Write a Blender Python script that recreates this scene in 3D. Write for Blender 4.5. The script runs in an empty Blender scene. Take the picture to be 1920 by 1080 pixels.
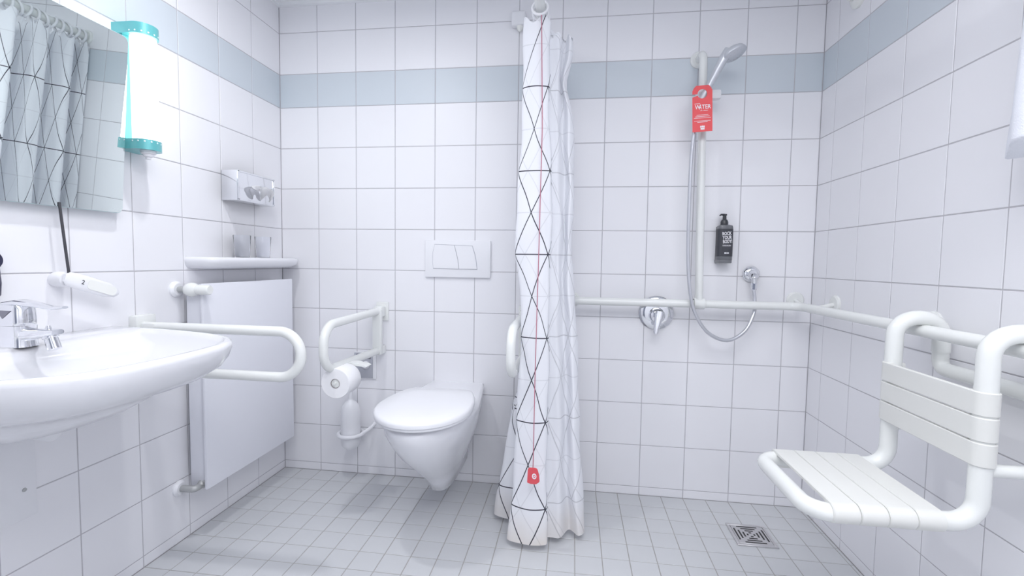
import bpy, bmesh, math, random
from mathutils import Vector, Matrix
random.seed(7)
S = bpy.context.scene
COL = S.collection
PI = math.pi
V = Vector

# ------------------------------------------------------------------ camera
cam_d = bpy.data.cameras.new('camera')
cam = bpy.data.objects.new('camera', cam_d)
COL.objects.link(cam)
S.camera = cam
YAW, PITCH, ROLL = -.1317, -.0574, .0146
fwd = V((math.sin(YAW) * math.cos(PITCH), math.cos(YAW) * math.cos(PITCH), math.sin(PITCH)))
rgt = V((math.cos(YAW), -math.sin(YAW), 0))
upv = rgt.cross(fwd)
r2 = rgt * math.cos(ROLL) + upv * math.sin(ROLL)
u2 = upv * math.cos(ROLL) - rgt * math.sin(ROLL)
m = Matrix((r2, u2, -fwd)).transposed().to_4x4()
m.translation = V((1.4720, -2.1831, 1.0919))
cam.matrix_world = m
cam_d.sensor_width = 36
cam_d.lens = 865.93 * 36 / 1920
cam_d.clip_start = .02

# ------------------------------------------------------------------ world, lights, exposure
W = 2.5135           # room width
H = 2.343            # ceiling
D = 3.3              # room depth (the camera stands inside)
world = bpy.data.worlds.new('world')
S.world = world
world.use_nodes = True
world.node_tree.nodes['Background'].inputs[0].default_value = (.9, .93, 1, 1)
world.node_tree.nodes['Background'].inputs[1].default_value = .3
S.view_settings.view_transform = 'Standard'
S.view_settings.look = 'None'
S.view_settings.gamma = 1
S.view_settings.use_curve_mapping = False
S.view_settings.exposure = 0.28
S.cycles.diffuse_bounces = 6
S.cycles.max_bounces = 14
S.cycles.caustics_reflective = False
S.cycles.caustics_refractive = False

LAMPS = [  # ceiling spot and added fill light: position, radius, watts
    (V((.56, -.98, H - .05)), .035, 6.6),
    (V((1.68, -2.05, H - .05)), .70, 17.5),  # unseen fill light, added to brighten the room and soften shadows
]
LIGHT_COL = (.965, .972, 1.0)
for i, (p, r, w) in enumerate(LAMPS):
    ld = bpy.data.lights.new('ceiling_or_fill_light', 'AREA')
    ld.shape = 'DISK' if r < .1 else 'SQUARE'      # a small spot and the large square added fill
    ld.size = r * 2
    ld.energy = w
    ld.color = LIGHT_COL
    lo = bpy.data.objects.new('ceiling_or_fill_light', ld)
    lo.location = p - V((0, 0, .004))
    COL.objects.link(lo)

# ------------------------------------------------------------------ materials
def mat(name, col, rough=.4, metal=0, noise=0, nscale=30, bump=0, bscale=200, emit=None, estr=0, coat=0, spec=.5, trans=0, alpha=None):
    mt = bpy.data.materials.new(name)
    mt.use_nodes = True
    nt = mt.node_tree
    b = nt.nodes['Principled BSDF']
    b.inputs['Roughness'].default_value = rough
    b.inputs['Metallic'].default_value = metal
    b.inputs['Coat Weight'].default_value = coat
    b.inputs['Specular IOR Level'].default_value = spec
    b.inputs['Transmission Weight'].default_value = trans
    c4 = tuple(col) + (1,)
    b.inputs['Base Color'].default_value = c4
    if noise:
        tc = nt.nodes.new('ShaderNodeTexCoord')
        n = nt.nodes.new('ShaderNodeTexNoise')
        n.inputs['Scale'].default_value = nscale
        n.inputs['Detail'].default_value = 3
        r = nt.nodes.new('ShaderNodeMapRange')
        r.inputs['To Min'].default_value = 1 - noise
        r.inputs['To Max'].default_value = 1 + noise * .4
        mx = nt.nodes.new('ShaderNodeMix')
        mx.data_type = 'RGBA'
        mx.blend_type = 'MULTIPLY'
        mx.inputs['Factor'].default_value = 1
        mx.inputs['A'].default_value = c4
        nt.links.new(tc.outputs['Object'], n.inputs['Vector'])
        nt.links.new(n.outputs['Fac'], r.inputs['Value'])
        nt.links.new(r.outputs['Result'], mx.inputs['B'])
        nt.links.new(mx.outputs['Result'], b.inputs['Base Color'])
    if bump:
        tc2 = nt.nodes.new('ShaderNodeTexCoord')
        n2 = nt.nodes.new('ShaderNodeTexNoise')
        n2.inputs['Scale'].default_value = bscale
        bp = nt.nodes.new('ShaderNodeBump')
        bp.inputs['Strength'].default_value = bump
        bp.inputs['Distance'].default_value = .002
        nt.links.new(tc2.outputs['Object'], n2.inputs['Vector'])
        nt.links.new(n2.outputs['Fac'], bp.inputs['Height'])
        nt.links.new(bp.outputs['Normal'], b.inputs['Normal'])
    if emit:
        b.inputs['Emission Color'].default_value = tuple(emit) + (1,)
        b.inputs['Emission Strength'].default_value = estr
    return mt

M = {}
M['tile'] = mat('glazed_white_tile', (.838, .838, .868), .42, noise=.02, nscale=4, bump=.06, bscale=9)
M['tile_blue'] = mat('glazed_blue_tile', (.61, .662, .71), .42, noise=.03, nscale=4, bump=.06, bscale=9)
M['floor_tile'] = mat('matt_grey_floor_tile', (.60, .612, .632), .5, noise=.05, nscale=7, bump=.2, bscale=60)
M['grout'] = mat('grey_grout', (.53, .52, .55), .8, noise=.1, nscale=60)
M['grout_floor'] = mat('floor_grout', (.40, .39, .375), .8, noise=.15, nscale=30)
M['paint'] = mat('white_wall_paint', (.86, .87, .89), .7, noise=.02, nscale=6)
M['ceramic'] = mat('white_glazed_ceramic', (.80, .805, .84), .14, noise=.01, coat=.3)
M['plastic'] = mat('white_plastic', (.82, .825, .855), .3, noise=.01)
M['plastic_dim'] = mat('warm_white_plastic', (.82, .83, .80), .35, noise=.01)
M['nylon'] = mat('cream_nylon_tube', (.79, .805, .79), .25, noise=.01)
M['nylon_seat'] = mat('ivory_nylon_slat', (.735, .74, .715), .4, noise=.015)
M['enamel'] = mat('white_radiator_enamel', (.80, .81, .865), .3, noise=.01)
M['chrome'] = mat('polished_chrome', (.80, .81, .84), .08, metal=1)
M['chrome_dark'] = mat('dark_chrome', (.25, .25, .29), .2, metal=.8)
M['steel'] = mat('brushed_steel', (.66, .65, .66), .35, metal=.9, noise=.08, nscale=90)
M['steel_grey'] = mat('grey_metal_plate', (.50, .51, .56), .35, metal=.5)
M['pipe_grey'] = mat('grey_painted_pipe', (.47, .48, .48), .45, metal=.4)
M['slot'] = mat('dark_slot', (.05, .05, .05), .8)
M['mirror'] = mat('mirror_silver', (.86, .93, .91), .01, metal=1)
M['teal'] = mat('teal_enamelled_metal', (.13, .47, .49), .28, metal=.15, coat=.3)
M['teal_hole'] = mat('pale_perforation', (.75, .9, .92), .4)
M['lamp_tube'] = mat('lit_opal_diffuser', (.95, .97, .97), .4, emit=(.97, 1, .985), estr=2.2)
M['black_rod'] = mat('dark_metal_rod', (.07, .07, .08), .4, metal=.3)
M['black'] = mat('black_bottle_plastic', (.035, .037, .045), .3, noise=.1, nscale=20)
M['black_label'] = mat('charcoal_label', (.045, .047, .058), .5)
M['bottle_clear'] = mat('smoky_bottle_plastic', (.15, .155, .17), .25)
M['print_white'] = mat('white_print', (.85, .85, .88), .6)
M['red_card'] = mat('red_card', (.80, .085, .095), .5, noise=.03)
M['red_plastic'] = mat('red_plastic', (.72, .09, .11), .4)
M['red_cord'] = mat('red_cord', (.45, .16, .22), .7)
M['paper'] = mat('white_tissue_paper', (.88, .88, .90), .9, noise=.03, nscale=40)
M['thin_tissue'] = mat('thin_tissue_paper', (.88, .88, .90), .9)
_nt = M['thin_tissue'].node_tree
_tr = _nt.nodes.new('ShaderNodeBsdfTranslucent')
_tr.inputs[0].default_value = (.9, .9, .92, 1)
_mx = _nt.nodes.new('ShaderNodeMixShader')
_mx.inputs[0].default_value = .5
_nt.links.new(_nt.nodes['Principled BSDF'].outputs[0], _mx.inputs[1])
_nt.links.new(_tr.outputs[0], _mx.inputs[2])
_nt.links.new(_mx.outputs[0], _nt.nodes['Material Output'].inputs[0])
M['core'] = mat('cardboard_core', (.45, .42, .42), .9)
M['towel'] = mat('white_terry_towel', (.84, .86, .92), .95, bump=.6, bscale=350)
M['navy'] = mat('dark_navy_plastic', (.03, .03, .07), .35)
M['glass'] = mat('clear_glass', (.97, .98, 1), .02, trans=1)
M['glass'].node_tree.nodes['Principled BSDF'].inputs['IOR'].default_value = 1.2
M['hose'] = mat('silver_hose', (.62, .63, .67), .28, metal=.75)
M['head'] = mat('satin_shower_plastic', (.60, .62, .66), .28, metal=.35)
M['door'] = mat('added_grey_blue_door', (.22, .24, .30), .5, noise=.05)
M['lamp_disc'] = mat('lamp_and_fill_diffuser', (.95, .95, .95), .4, emit=LIGHT_COL, estr=2)

# ------------------------------------------------------------------ helpers
def obj(name, bm, material, parent=None, smooth=True, ang=38):
    me = bpy.data.meshes.new(name)
    bmesh.ops.recalc_face_normals(bm, faces=bm.faces)
    bm.to_mesh(me)
    bm.free()
    if smooth:
        me.polygons.foreach_set('use_smooth', [True] * len(me.polygons))
        me.set_sharp_from_angle(angle=math.radians(ang))
    if material:
        me.materials.append(M[material] if isinstance(material, str) else material)
    o = bpy.data.objects.new(name, me)
    COL.objects.link(o)
    if parent:
        o.parent = parent
        o.matrix_parent_inverse = Matrix.Translation(-parent.location)
    return o

def tag(o, label, cat, group=None):
    o['label'] = label
    o['category'] = cat
    if group:
        o['group'] = group
    return o

def thing(name, label, cat, loc, group=None):
    o = bpy.data.objects.new(name, None)
    o.empty_display_size = .05
    COL.objects.link(o)
    o.location = loc
    return tag(o, label, cat, group)

def NB():
    return bmesh.new()

def box(bm, lo, hi, bev=0, seg=2):
    r = bmesh.ops.create_cube(bm, size=1)
    vs = r['verts']
    for v in vs:
        v.co = V([lo[k] + (v.co[k] + .5) * (hi[k] - lo[k]) for k in range(3)])
    if bev:
        es = list({e for v in vs for e in v.link_edges})
        bmesh.ops.bevel(bm, geom=es, offset=bev, segments=seg, profile=.6, affect='EDGES')
    return bm

def fillet(pts, rads, n=7):
    """polyline with rounded corners"""
    pts = [V(p) for p in pts]
    out = [pts[0]]
    for i in range(1, len(pts) - 1):
        r = rads[i - 1] if isinstance(rads, (list, tuple)) else rads
        a = (pts[i - 1] - pts[i])
        b = (pts[i + 1] - pts[i])
        la, lb = a.length, b.length
        a.normalize(); b.normalize()
        th = a.angle(b)
        if th > PI - .02 or r <= 0:
            out.append(pts[i]); continue
        d = min(r / math.tan(th / 2), la * .499, lb * .499)
        rr = d * math.tan(th / 2)
        bis = (a + b).normalized()
        c = pts[i] + bis * (rr / math.sin(th / 2))
        p0 = pts[i] + a * d - c
        p1 = pts[i] + b * d - c
        tot = p0.angle(p1)
        for k in range(n + 1):
            t = k / n
            out.append(c + (p0 * math.sin((1 - t) * tot) + p1 * math.sin(t * tot)) / math.sin(tot))
    out.append(pts[-1])
    return out

def spline(pts, n=8):
    pts = [V(p) for p in pts]
    P = [pts[0] * 2 - pts[1]] + pts + [pts[-1] * 2 - pts[-2]]
    out = []
    for i in range(1, len(P) - 2):
        for k in range(n):
            t = k / n
            a, b, c, d = P[i - 1:i + 3]
            out.append(.5 * ((2 * b) + (c - a) * t + (2 * a - 5 * b + 4 * c - d) * t * t + (3 * b - a - 3 * c + d) * t ** 3))
    out.append(pts[-1])
    return out

def tube(bm, path, r, n=16, cap=True, closed=False, flat=1.0):
    path = [V(p) for p in path]
    N = len(path)
    rs = r if isinstance(r, (list, tuple)) else [r] * N
    tang = []
    for i in range(N):
        if closed:
            t = path[(i + 1) % N] - path[i - 1]
        else:
            t = path[min(i + 1, N - 1)] - path[max(i - 1, 0)]
        tang.append(t.normalized())
    ref = V((0, 0, 1)) if abs(tang[0].z) < .9 else V((1, 0, 0))
    x = tang[0].cross(ref).normalized()
    rings = []
    for i in range(N):
        x = (x - tang[i] * x.dot(tang[i])).normalized()
        y = tang[i].cross(x)
        rings.append([bm.verts.new(path[i] + (x * math.cos(2 * PI * k / n) + y * math.sin(2 * PI * k / n) * flat) * rs[i]) for k in range(n)])
    for i in range(N if closed else N - 1):
        a, b = rings[i], rings[(i + 1) % N]
        for k in range(n):
            bm.faces.new((a[k], a[(k + 1) % n], b[(k + 1) % n], b[k]))
    if cap and not closed:
        for ring, p, t, s, rr in ((rings[0], path[0], tang[0], -1, rs[0]), (rings[-1], path[-1], tang[-1], 1, rs[-1])):
            c = bm.verts.new(p + t * s * rr * .12)
            for k in range(n):
                bm.faces.new((ring[k], ring[(k + 1) % n], c))
    return bm

def lathe(bm, prof, origin, axis=(0, 0, 1), n=28, sx=1.0):
    """prof: list of (radius, height) along the axis"""
    ax = V(axis).normalized()
    ref = V((0, 0, 1)) if abs(ax.z) < .9 else V((1, 0, 0))
    x = ax.cross(ref).normalized()
    y = ax.cross(x)
    o = V(origin)
    rings = []
    for r, h in prof:
        if r < 1e-6:
            rings.append([bm.verts.new(o + ax * h)])
        else:
            rings.append([bm.verts.new(o + ax * h + (x * math.cos(2 * PI * k / n) * sx + y * math.sin(2 * PI * k / n)) * r) for k in range(n)])
    for a, b in zip(rings, rings[1:]):
        for k in range(n):
            k2 = (k + 1) % n
            if len(a) == 1 and len(b) == 1:
                continue
            if len(a) == 1:
                bm.faces.new((a[0], b[k], b[k2]))
            elif len(b) == 1:
                bm.faces.new((a[k], a[k2], b[0]))
            else:
                bm.faces.new((a[k], a[k2], b[k2], b[k]))
    return bm

def loft(bm, rings, cap0=True, cap1=True, closed=True):
    R = [[bm.verts.new(p) for p in ring] for ring in rings]
    n = len(R[0])
    for a, b in zip(R, R[1:]):
        for k in range(n if closed else n - 1):
            k2 = (k + 1) % n
            bm.faces.new((a[k], a[k2], b[k2], b[k]))
    if cap0:
        bm.faces.new(R[0])
    if cap1:
        bm.faces.new(R[-1])
    return bm

def prism(bm, pts2d, fn, t):
    """pts2d polygon mapped with fn(a, b, c) where c = 0 or t"""
    a = [bm.verts.new(fn(p[0], p[1], 0)) for p in pts2d]
    b = [bm.verts.new(fn(p[0], p[1], t)) for p in pts2d]
    n = len(a)
    bm.faces.new(a)
    bm.faces.new(b)
    for k in range(n):
        bm.faces.new((a[k], a[(k + 1) % n], b[(k + 1) % n], b[k]))
    return bm

def rrect(w, h, r, n=5):
    """rounded rectangle outline centred at 0"""
    out = []
    for cx, cy, a0 in ((w / 2 - r, h / 2 - r, 0), (-w / 2 + r, h / 2 - r, 90), (-w / 2 + r, -h / 2 + r, 180), (w / 2 - r, -h / 2 + r, 270)):
        for k in range(n + 1):
            a = math.radians(a0 + 90 * k / n)
            out.append((cx + r * math.cos(a), cy + r * math.sin(a)))
    return out

def text_obj(name, body, size, mtx, material, parent, extrude=.0002, align='CENTER', sx=1.0, bold=0.0):
    cu = bpy.data.curves.new(name, 'FONT')
    cu.body = body
    cu.size = size
    cu.align_x = align
    cu.align_y = 'CENTER'
    cu.extrude = extrude
    cu.offset = bold
    cu.resolution_u = 3
    tmp = bpy.data.objects.new('tmp', cu)
    COL.objects.link(tmp)
    dg = bpy.context.evaluated_depsgraph_get()
    me = bpy.data.meshes.new_from_object(tmp.evaluated_get(dg))
    bpy.data.objects.remove(tmp)
    me.name = name
    me.transform(mtx @ Matrix.Diagonal((sx, 1, 1, 1)))
    me.materials.clear()
    me.materials.append(M[material])
    o = bpy.data.objects.new(name, me)
    COL.objects.link(o)
    o.parent = parent
    o.matrix_parent_inverse = Matrix.Translation(-parent.location)
    return o

def frame_mtx(origin, xaxis, yaxis):
    x = V(xaxis).normalized()
    y = V(yaxis).normalized()
    z = x.cross(y).normalized()
    mm = Matrix((x, y, z)).transposed().to_4x4()
    mm.translation = V(origin)
    return mm

# ------------------------------------------------------------------ structure
T = .2
ZR = [0.0] + [.04 + T * k for k in range(10)] + [2.002, 2.202, H]      # row limits, band is 1.84-2.002
GAP = .0036
tile_cache = {}
def tile_mesh(w, h, material, t=.006, gap=GAP):
    key = (round(w, 4), round(h, 4), material)
    if key in tile_cache:
        return tile_cache[key]
    bm = NB()
    a, b = w / 2 - gap / 2, h / 2 - gap / 2
    e = .0009
    lv = []
    for (x, y, z) in ((a, b, 0), (a, b, t - e), (a - e, b - e, t)):
        lv.append([(x, y, z), (-x, y, z), (-x, -y, z), (x, -y, z)])
    loft(bm, lv, cap0=False, cap1=True)
    me = bpy.data.meshes.new('tile')
    bmesh.ops.recalc_face_normals(bm, faces=bm.faces)
    bm.to_mesh(me)
    bm.free()
    me.materials.append(M[material])
    tile_cache[key] = me
    return me

def struct(name, bm, material, **kw):
    o = obj(name, bm, material, smooth=False, **kw)
    o['kind'] = 'structure'
    return o

def add_tile(parent, me, mtx):
    o = bpy.data.objects.new('tile', me)
    COL.objects.link(o)
    o.parent = parent
    o.matrix_world = mtx

def joined_tiles(parent, specs, name='far_tiles'):
    bm = NB()
    mats = []
    for me, mtx in specs:
        mi = me.materials[0]
        if mi not in mats:
            mats.append(mi)
        t = NB()
        t.from_mesh(me)
        bmesh.ops.transform(t, matrix=mtx, verts=t.verts)
        tm = bpy.data.meshes.new('t')
        for f in t.faces:
            f.material_index = mats.index(mi)
        t.to_mesh(tm)
        t.free()
        bm.from_mesh(tm)
        bpy.data.meshes.remove(tm)
    me = bpy.data.meshes.new(name)
    bm.to_mesh(me)
    bm.free()
    for mm in mats:
        me.materials.append(mm)
    o = bpy.data.objects.new(name, me)
    COL.objects.link(o)
    o.parent = parent
    o['kind'] = 'stuff'

TD_ = .0014
TD = .005   # wall plane (tile face) sits at x=0 / y=0 / x=W, grout recessed behind it
wall_back = struct('wall_back', box(NB(), (-.1, TD_, -.1), (W + .1, .12, H + .05)), 'grout')
wall_left = struct('wall_left', box(NB(), (-.12, -D, -.1), (-TD_, TD_, H + .05)), 'grout')
wall_right = struct('wall_right', box(NB(), (W + TD_, -D, -.1), (W + .12, TD_, H + .05)), 'grout')
wall_front = struct('wall_front', box(NB(), (-.12, -D - .12, -.1), (W + .12, -D, H + .05)), 'paint')
ceiling = struct('ceiling', box(NB(), (-.12, -D - .12, H), (W + .12, .12, H + .1)), 'paint')
floor = struct('floor', box(NB(), (-.12, -D - .12, -.1), (W + .12, .12, -.0014)), 'grout_floor')

def rows():
    for i in range(len(ZR) - 1):
        z0, z1 = ZR[i], ZR[i + 1]
        yield (z0 + z1) / 2, z1 - z0, ('tile_blue' if abs(z0 - 1.84) < .01 else 'tile')

# back wall columns
xs = [0] + [.2 * k for k in range(1, 13)] + [W]
for zc, hh, mt in rows():
    for a, b in zip(xs, xs[1:]):
        add_tile(wall_back, tile_mesh(b - a, hh, mt), frame_mtx(((a + b) / 2, .006, zc), (1, 0, 0), (0, 0, 1)))
# left wall: faces +x ; local x axis = +y reversed so that normal = +x
ysL = [0] + [-.2 - .2 * k - .0025 for k in range(16)]
ysR = [0] + [-.1056 - .2 * k for k in range(16)]
for wall, ys, xface, xa in ((wall_left, ysL, -.006, (0, 1, 0)), (wall_right, ysR, W + .006, (0, -1, 0))):
    rest = []
    for zc, hh, mt in rows():
        for a, b in zip(ys, ys[1:]):
            me = tile_mesh(a - b, hh, mt)
            mm = frame_mtx((xface, (a + b) / 2, zc), xa, (0, 0, 1))
            if a > -1.55:
                add_tile(wall, me, mm)
            else:
                rest.append((me, mm))
    joined_tiles(wall, rest)
# floor tiles
rest = []
fx = [.1 * k for k in range(26)] + [W]
nfl = 0
for j in range(33):
    for a, b in zip(fx, fx[1:]):
        if b - a < .008:
            continue
        me = tile_mesh(b - a, .1, 'floor_tile', gap=.0032)
        mm = frame_mtx(((a + b) / 2, -.05 - .1 * j, -.006), (1, 0, 0), (0, 1, 0))
        if j < 11:
            add_tile(floor, me, mm)
        else:
            rest.append((me, mm))
joined_tiles(floor, rest)
trim = NB()
box(trim, (0, -.02, H - .016), (W, 0, H))
t1 = struct('trim_1', trim, 'paint')
t2 = struct('trim_2', box(NB(), (0, -D, H - .016), (.02, -.02, H)), 'paint')

door = struct('added_door_1', box(NB(), (.35, -D, 0), (1.25, -D + .02, 2.05), .004), 'door')  # unseen door, added so the chrome has something dark to reflect
obj('door_handle', tube(NB(), fillet([(1.16, -D + .02, 1.03), (1.16, -D + .07, 1.03), (1.04, -D + .07, 1.03)], .012, 4), .009, 10), 'chrome', door)

# ceiling spot and the added fill light panel (above the frame)
p, r, w = LAMPS[0]
t = thing('ceiling_lamp', 'small round ceiling spotlight above the washbasin', 'lamp', (p.x, p.y, H))
obj('housing', lathe(NB(), [(0, 0), (r + .02, 0), (r + .02, -.035), (r + .012, -.04), (r + .008, -.03), (0, -.03)], (p.x, p.y, H), n=32), 'plastic', t)
obj('diffuser', lathe(NB(), [(0, -.031), (r + .007, -.031), (r + .004, -.04), (0, -.044)], (p.x, p.y, H), n=32), 'lamp_disc', t)
p, r, w = LAMPS[1]
t = thing('fill_light_panel', 'large square white fill light panel added on the unseen ceiling', 'lamp', (p.x, p.y, H))
for sx, sy in ((1, 0), (-1, 0), (0, 1), (0, -1)):
    a, b = (.02, r + .03) if sx else (r + .03, .02)
    c = V((p.x + sx * (r + .02), p.y + sy * (r + .02), 0))
    obj('frame_bar', box(NB(), (c.x - a, c.y - b, H - .055), (c.x + a, c.y + b, H), .003), 'plastic', t)
obj('diffuser', box(NB(), (p.x - r, p.y - r, H - .048), (p.x + r, p.y + r, H - .02)), 'lamp_disc', t)

# ------------------------------------------------------------------ washbasin
CY = -1.235
t = thing('washbasin', 'wide white ceramic washbasin with rounded front on the left wall', 'washbasin', (0, CY, .865))
half = [(0, .356), (.10, .350), (.20, .338), (.30, .318), (.40, .292), (.47, .265), (.52, .230), (.555, .188), (.577, .13), (.586, .065)]
outl = [(x, CY + w) for x, w in half] + [(.588, CY)] + [(x, CY - w) for x, w in reversed(half)]
def ring_at(s, z, ox=.0):
    """outline drawn in towards the bowl, kept at the wall"""
    out = []
    for x, y in outl:
        out.append(V((x * s if ox == 0 else ox + (x - ox) * s if x > ox else x, CY + (y - CY) * s, z)))
    return out
def inner_ring(d, z, xb, k=1.0):
    """the inner bowl outline: d = inset from rim, xb = back limit"""
    out = []
    for x, y in outl:
        yy = CY + (y - CY) * (1 - d / .34) 
        xx = xb + (x / .588) * (.588 - d - xb)
        cx, cyy = (xb + .588 - d) / 2, CY
        out.append(V((cx + (xx - cx) * k, cyy + (yy - cyy) * k, z)))
    return out
bm = NB()
rings = [ring_at(.30, .672), ring_at(.46, .676), ring_at(.58, .692), ring_at(.67, .722), ring_at(.735, .748), ring_at(.80, .757),
         ring_at(.885, .772), ring_at(.95, .797), ring_at(.985, .825), ring_at(1.0, .85), ring_at(.998, .860), ring_at(.988, .865),
         inner_ring(.022, .8655, .125), inner_ring(.028, .862, .13), inner_ring(.036, .85, .135), inner_ring(.05, .825, .145), inner_ring(.08, .795, .17, .97), inner_ring(.13, .776, .20, .85), inner_ring(.2, .768, .22, .35)]
loft(bm, rings)
obj('basin_bowl', bm, 'ceramic', t, ang=60)
obj('drain_ring', lathe(NB(), [(0, 0), (.022, 0), (.026, .002), (.03, 0)], (.31, CY, .7685), n=20), 'chrome', t)
bm = NB()
tube(bm, fillet([(.2, CY + .015, .68), (.2, CY + .015, .648), (.012, CY + .06, .64)], .02), .02)
obj('waste_pipe', bm, 'plastic', t)
bm = NB()
box(bm, (.0, CY + .03, .625), (.11, CY + .15, .672), .008)
obj('wall_bracket', bm, 'ceramic', t)

# access panel with screw below the basin
t = thing('access_panel', 'flat white access panel with a single screw on the wall under the washbasin', 'panel', (0, -1.24, .47))
obj('cover_plate', box(NB(), (0, -1.36, .372), (.006, -1.117, .60), .002), 'plastic', t)
obj('screw', lathe(NB(), [(0, 0), (.0055, 0), (.005, .002), (0, .003)], (.006, -1.146, .453), (1, 0, 0), 12), 'pipe_grey', t)

# faucet
FY = -1.215
t = thing('faucet', 'chrome single-lever mixer tap standing on the back of the washbasin', 'faucet', (.105, FY, .865))
bm = NB()
prof = rrect(.076, .052, .018)
loft(bm, [[V((.105 + x * s, FY + y * s, z)) for x, y in prof] for s, z in ((1.04, .864), (1.0, .872), (.98, .905), (1.0, .916))])
obj('body', bm, 'chrome', t, ang=50)
bm = NB()
loft(bm, [[V((.103 + x * s, FY + y * s, z)) for x, y in prof] for s, z in ((.99, .918), (1.0, .925), (.96, .958), (.85, .968))])
obj('cartridge_housing', bm, 'chrome', t, ang=50)
bm = NB()
def bar(bm, path, ws, hs):
    rr = []
    n = len(path)
    for i, p in enumerate(path):
        p = V(p)
        tg = (V(path[min(i + 1, n - 1)]) - V(path[max(i - 1, 0)])).normalized()
        side = tg.cross(V((0, 0, 1))).normalized()
        up = side.cross(tg)
        rr.append([p + side * a * ws[i] + up * b * hs[i] for a, b in rrect(2, 2, .7, 3)])
    return loft(bm, rr)
bar(bm, [(.085, FY, .968), (.12, FY, .973), (.17, FY, .968), (.21, FY, .961), (.245, FY, .964)], [.02, .021, .013, .009, .007], [.007, .0075, .006, .0045, .003])
obj('lever', bm, 'chrome', t, ang=50)
bm = NB()
bar(bm, [(.125, FY, .893), (.16, FY, .896), (.20, FY, .901), (.222, FY, .903)], [.022, .019, .016, .014], [.018, .013, .009, .006])
sp = obj('spout', bm, 'chrome', t, ang=50)
ax = V((.32, 0, -.95))
obj('aerator', lathe(NB(), [(0, -.002), (.010, -.002), (.016, .004), (.016, .007), (.013, .009), (.014, .036), (.012, .038), (0, .036)], (.199, FY, .895), ax, 20), 'chrome', sp)
obj('knob', lathe(NB(), [(0, 0), (.005, 0), (.006, .006), (.004, .012), (0, .012)], (.195, FY, .906), (0, 0, 1), 12), 'chrome', sp)
bm = NB()
prism(bm, [(.085, .955), (.125, .955), (.10, .935)], lambda a, b, c: V((a, FY - .0268 + c, b)), .001)
obj('lever_gap', bm, 'chrome_dark', t, smooth=False)

# ------------------------------------------------------------------ grab rails beside the basin
def basin_rail(y, label, m=1):
    t = thing('basin_grab_rail', label, 'grab rail', (0, y, .83), 'grab rails beside the washbasin')
    bm = NB()
    path = fillet([(.03, y, .853), (.60, y, .853), (.60, y, .702), (.02, y, .702)], .0752, 12)
    tube(bm, path, .0165, 18)
    obj('rail_tube', bm, 'nylon', t, ang=60)
    bm = NB()
    box(bm, (0, min(y - .03 * m, y + .045 * m), .838), (.03, max(y - .03 * m, y + .045 * m), .892), .006)
    obj('upper_mount', bm, 'nylon', t)
    bm = NB()
    box(bm, (.02, y - .018, .832), (.085, y + .018, .868), .012)
    obj('hinge_block', bm, 'nylon', t)
    obj('lower_rosette', lathe(NB(), [(0, 0), (.035, 0), (.035, .008), (.02, .014), (0, .014)], (0, y, .702), (1, 0, 0), 24), 'nylon', t)
basin_rail(-.80, 'white loop-shaped grab rail between washbasin and radiator')
basin_rail(-1.622, 'white loop-shaped grab rail on the near side of the washbasin', -1)

# ------------------------------------------------------------------ tilting mirror
t = thing('tilting_mirror', 'frameless tilting mirror above the washbasin reflecting the shower curtain', 'mirror', (.03, -1.17, 1.23))
TL = math.atan2(.042, .545)
Ym0, Ym1, Zm = -1.47, -.866, 1.229
def mp(a, b, c):   # a along -y->+y, b up the glass, c out of the glass
    return V((.029 + (a - Ym1) * .0066 + b * math.sin(TL) + c * math.cos(TL), a, Zm + b * math.cos(TL) - c * math.sin(TL)))
HM = .545
cyc = (Ym0 + Ym1) / 2
pts = [(cyc + x, HM / 2 + y) for x, y in rrect(Ym1 - Ym0, HM, .016)]
obj('mirror_glass', prism(NB(), pts, mp, .002), 'mirror', t, smooth=False)
obj('glass_edge', prism(NB(), [(cyc + x, HM / 2 + y) for x, y in rrect(Ym1 - Ym0 + .003, HM + .003, .017)], lambda a, b, c: mp(a, b, c - .0062), .006), 'teal_hole', t, smooth=False)
bm = NB()
box(bm, (0, -1.3, 1.30), (.03, -1.04, 1.6), .004)
obj('tilt_bracket', bm, 'plastic', t)
bm = NB()
tube(bm, [(.031, -1.05, 1.24), (.034, -1.043, 1.13), (.036, -1.036, 1.035)], .0035, 10)
obj('tilt_rod', bm, 'black_rod', t)
bm = NB()
lathe(bm, [(0, 0), (.02, 0), (.022, .006), (.022, .03), (.018, .038), (0, .038)], (0, -1.045, 1.022), (1, 0, 0), 20)
hb = obj('handle_base', bm, 'plastic', t)
bm = NB()
a0, a1 = V((.05, -1.06, 1.028)), V((.058, -.915, .975))
dirv = (a1 - a0).normalized()
sid = V((0, 0, 1)) - dirv * dirv.z
sid.normalize()
outv = dirv.cross(sid)
rr = []
for s, w, h in ((0, .010, .004), (.01, .020, .008), (.05, .023, .009), (.12, .022, .009), (.146, .016, .008), (.156, .006, .004)):
    c = a0 + dirv * s
    rr.append([c + sid * a * w + outv * b * h for a, b in rrect(2, 2, .8, 3)])
loft(bm, rr)
hd = obj('tilt_handle', bm, 'plastic', t)
if outv.x < 0:
    outv = -outv
bm = NB()
c = a0 + dirv * .10 + outv * .0092
prism(bm, rrect(.085, .028, .011), lambda a, b, k: c + dirv * a + sid * b + outv * k, .0008)
obj('grip_inlay', bm, 'plastic_dim', t)
sx_ = dirv
text_obj('handle_marking', '2', .018, frame_mtx(a0 + dirv * .044 + outv * .0095, sx_, outv.cross(sx_)), 'black_rod', t)

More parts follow.
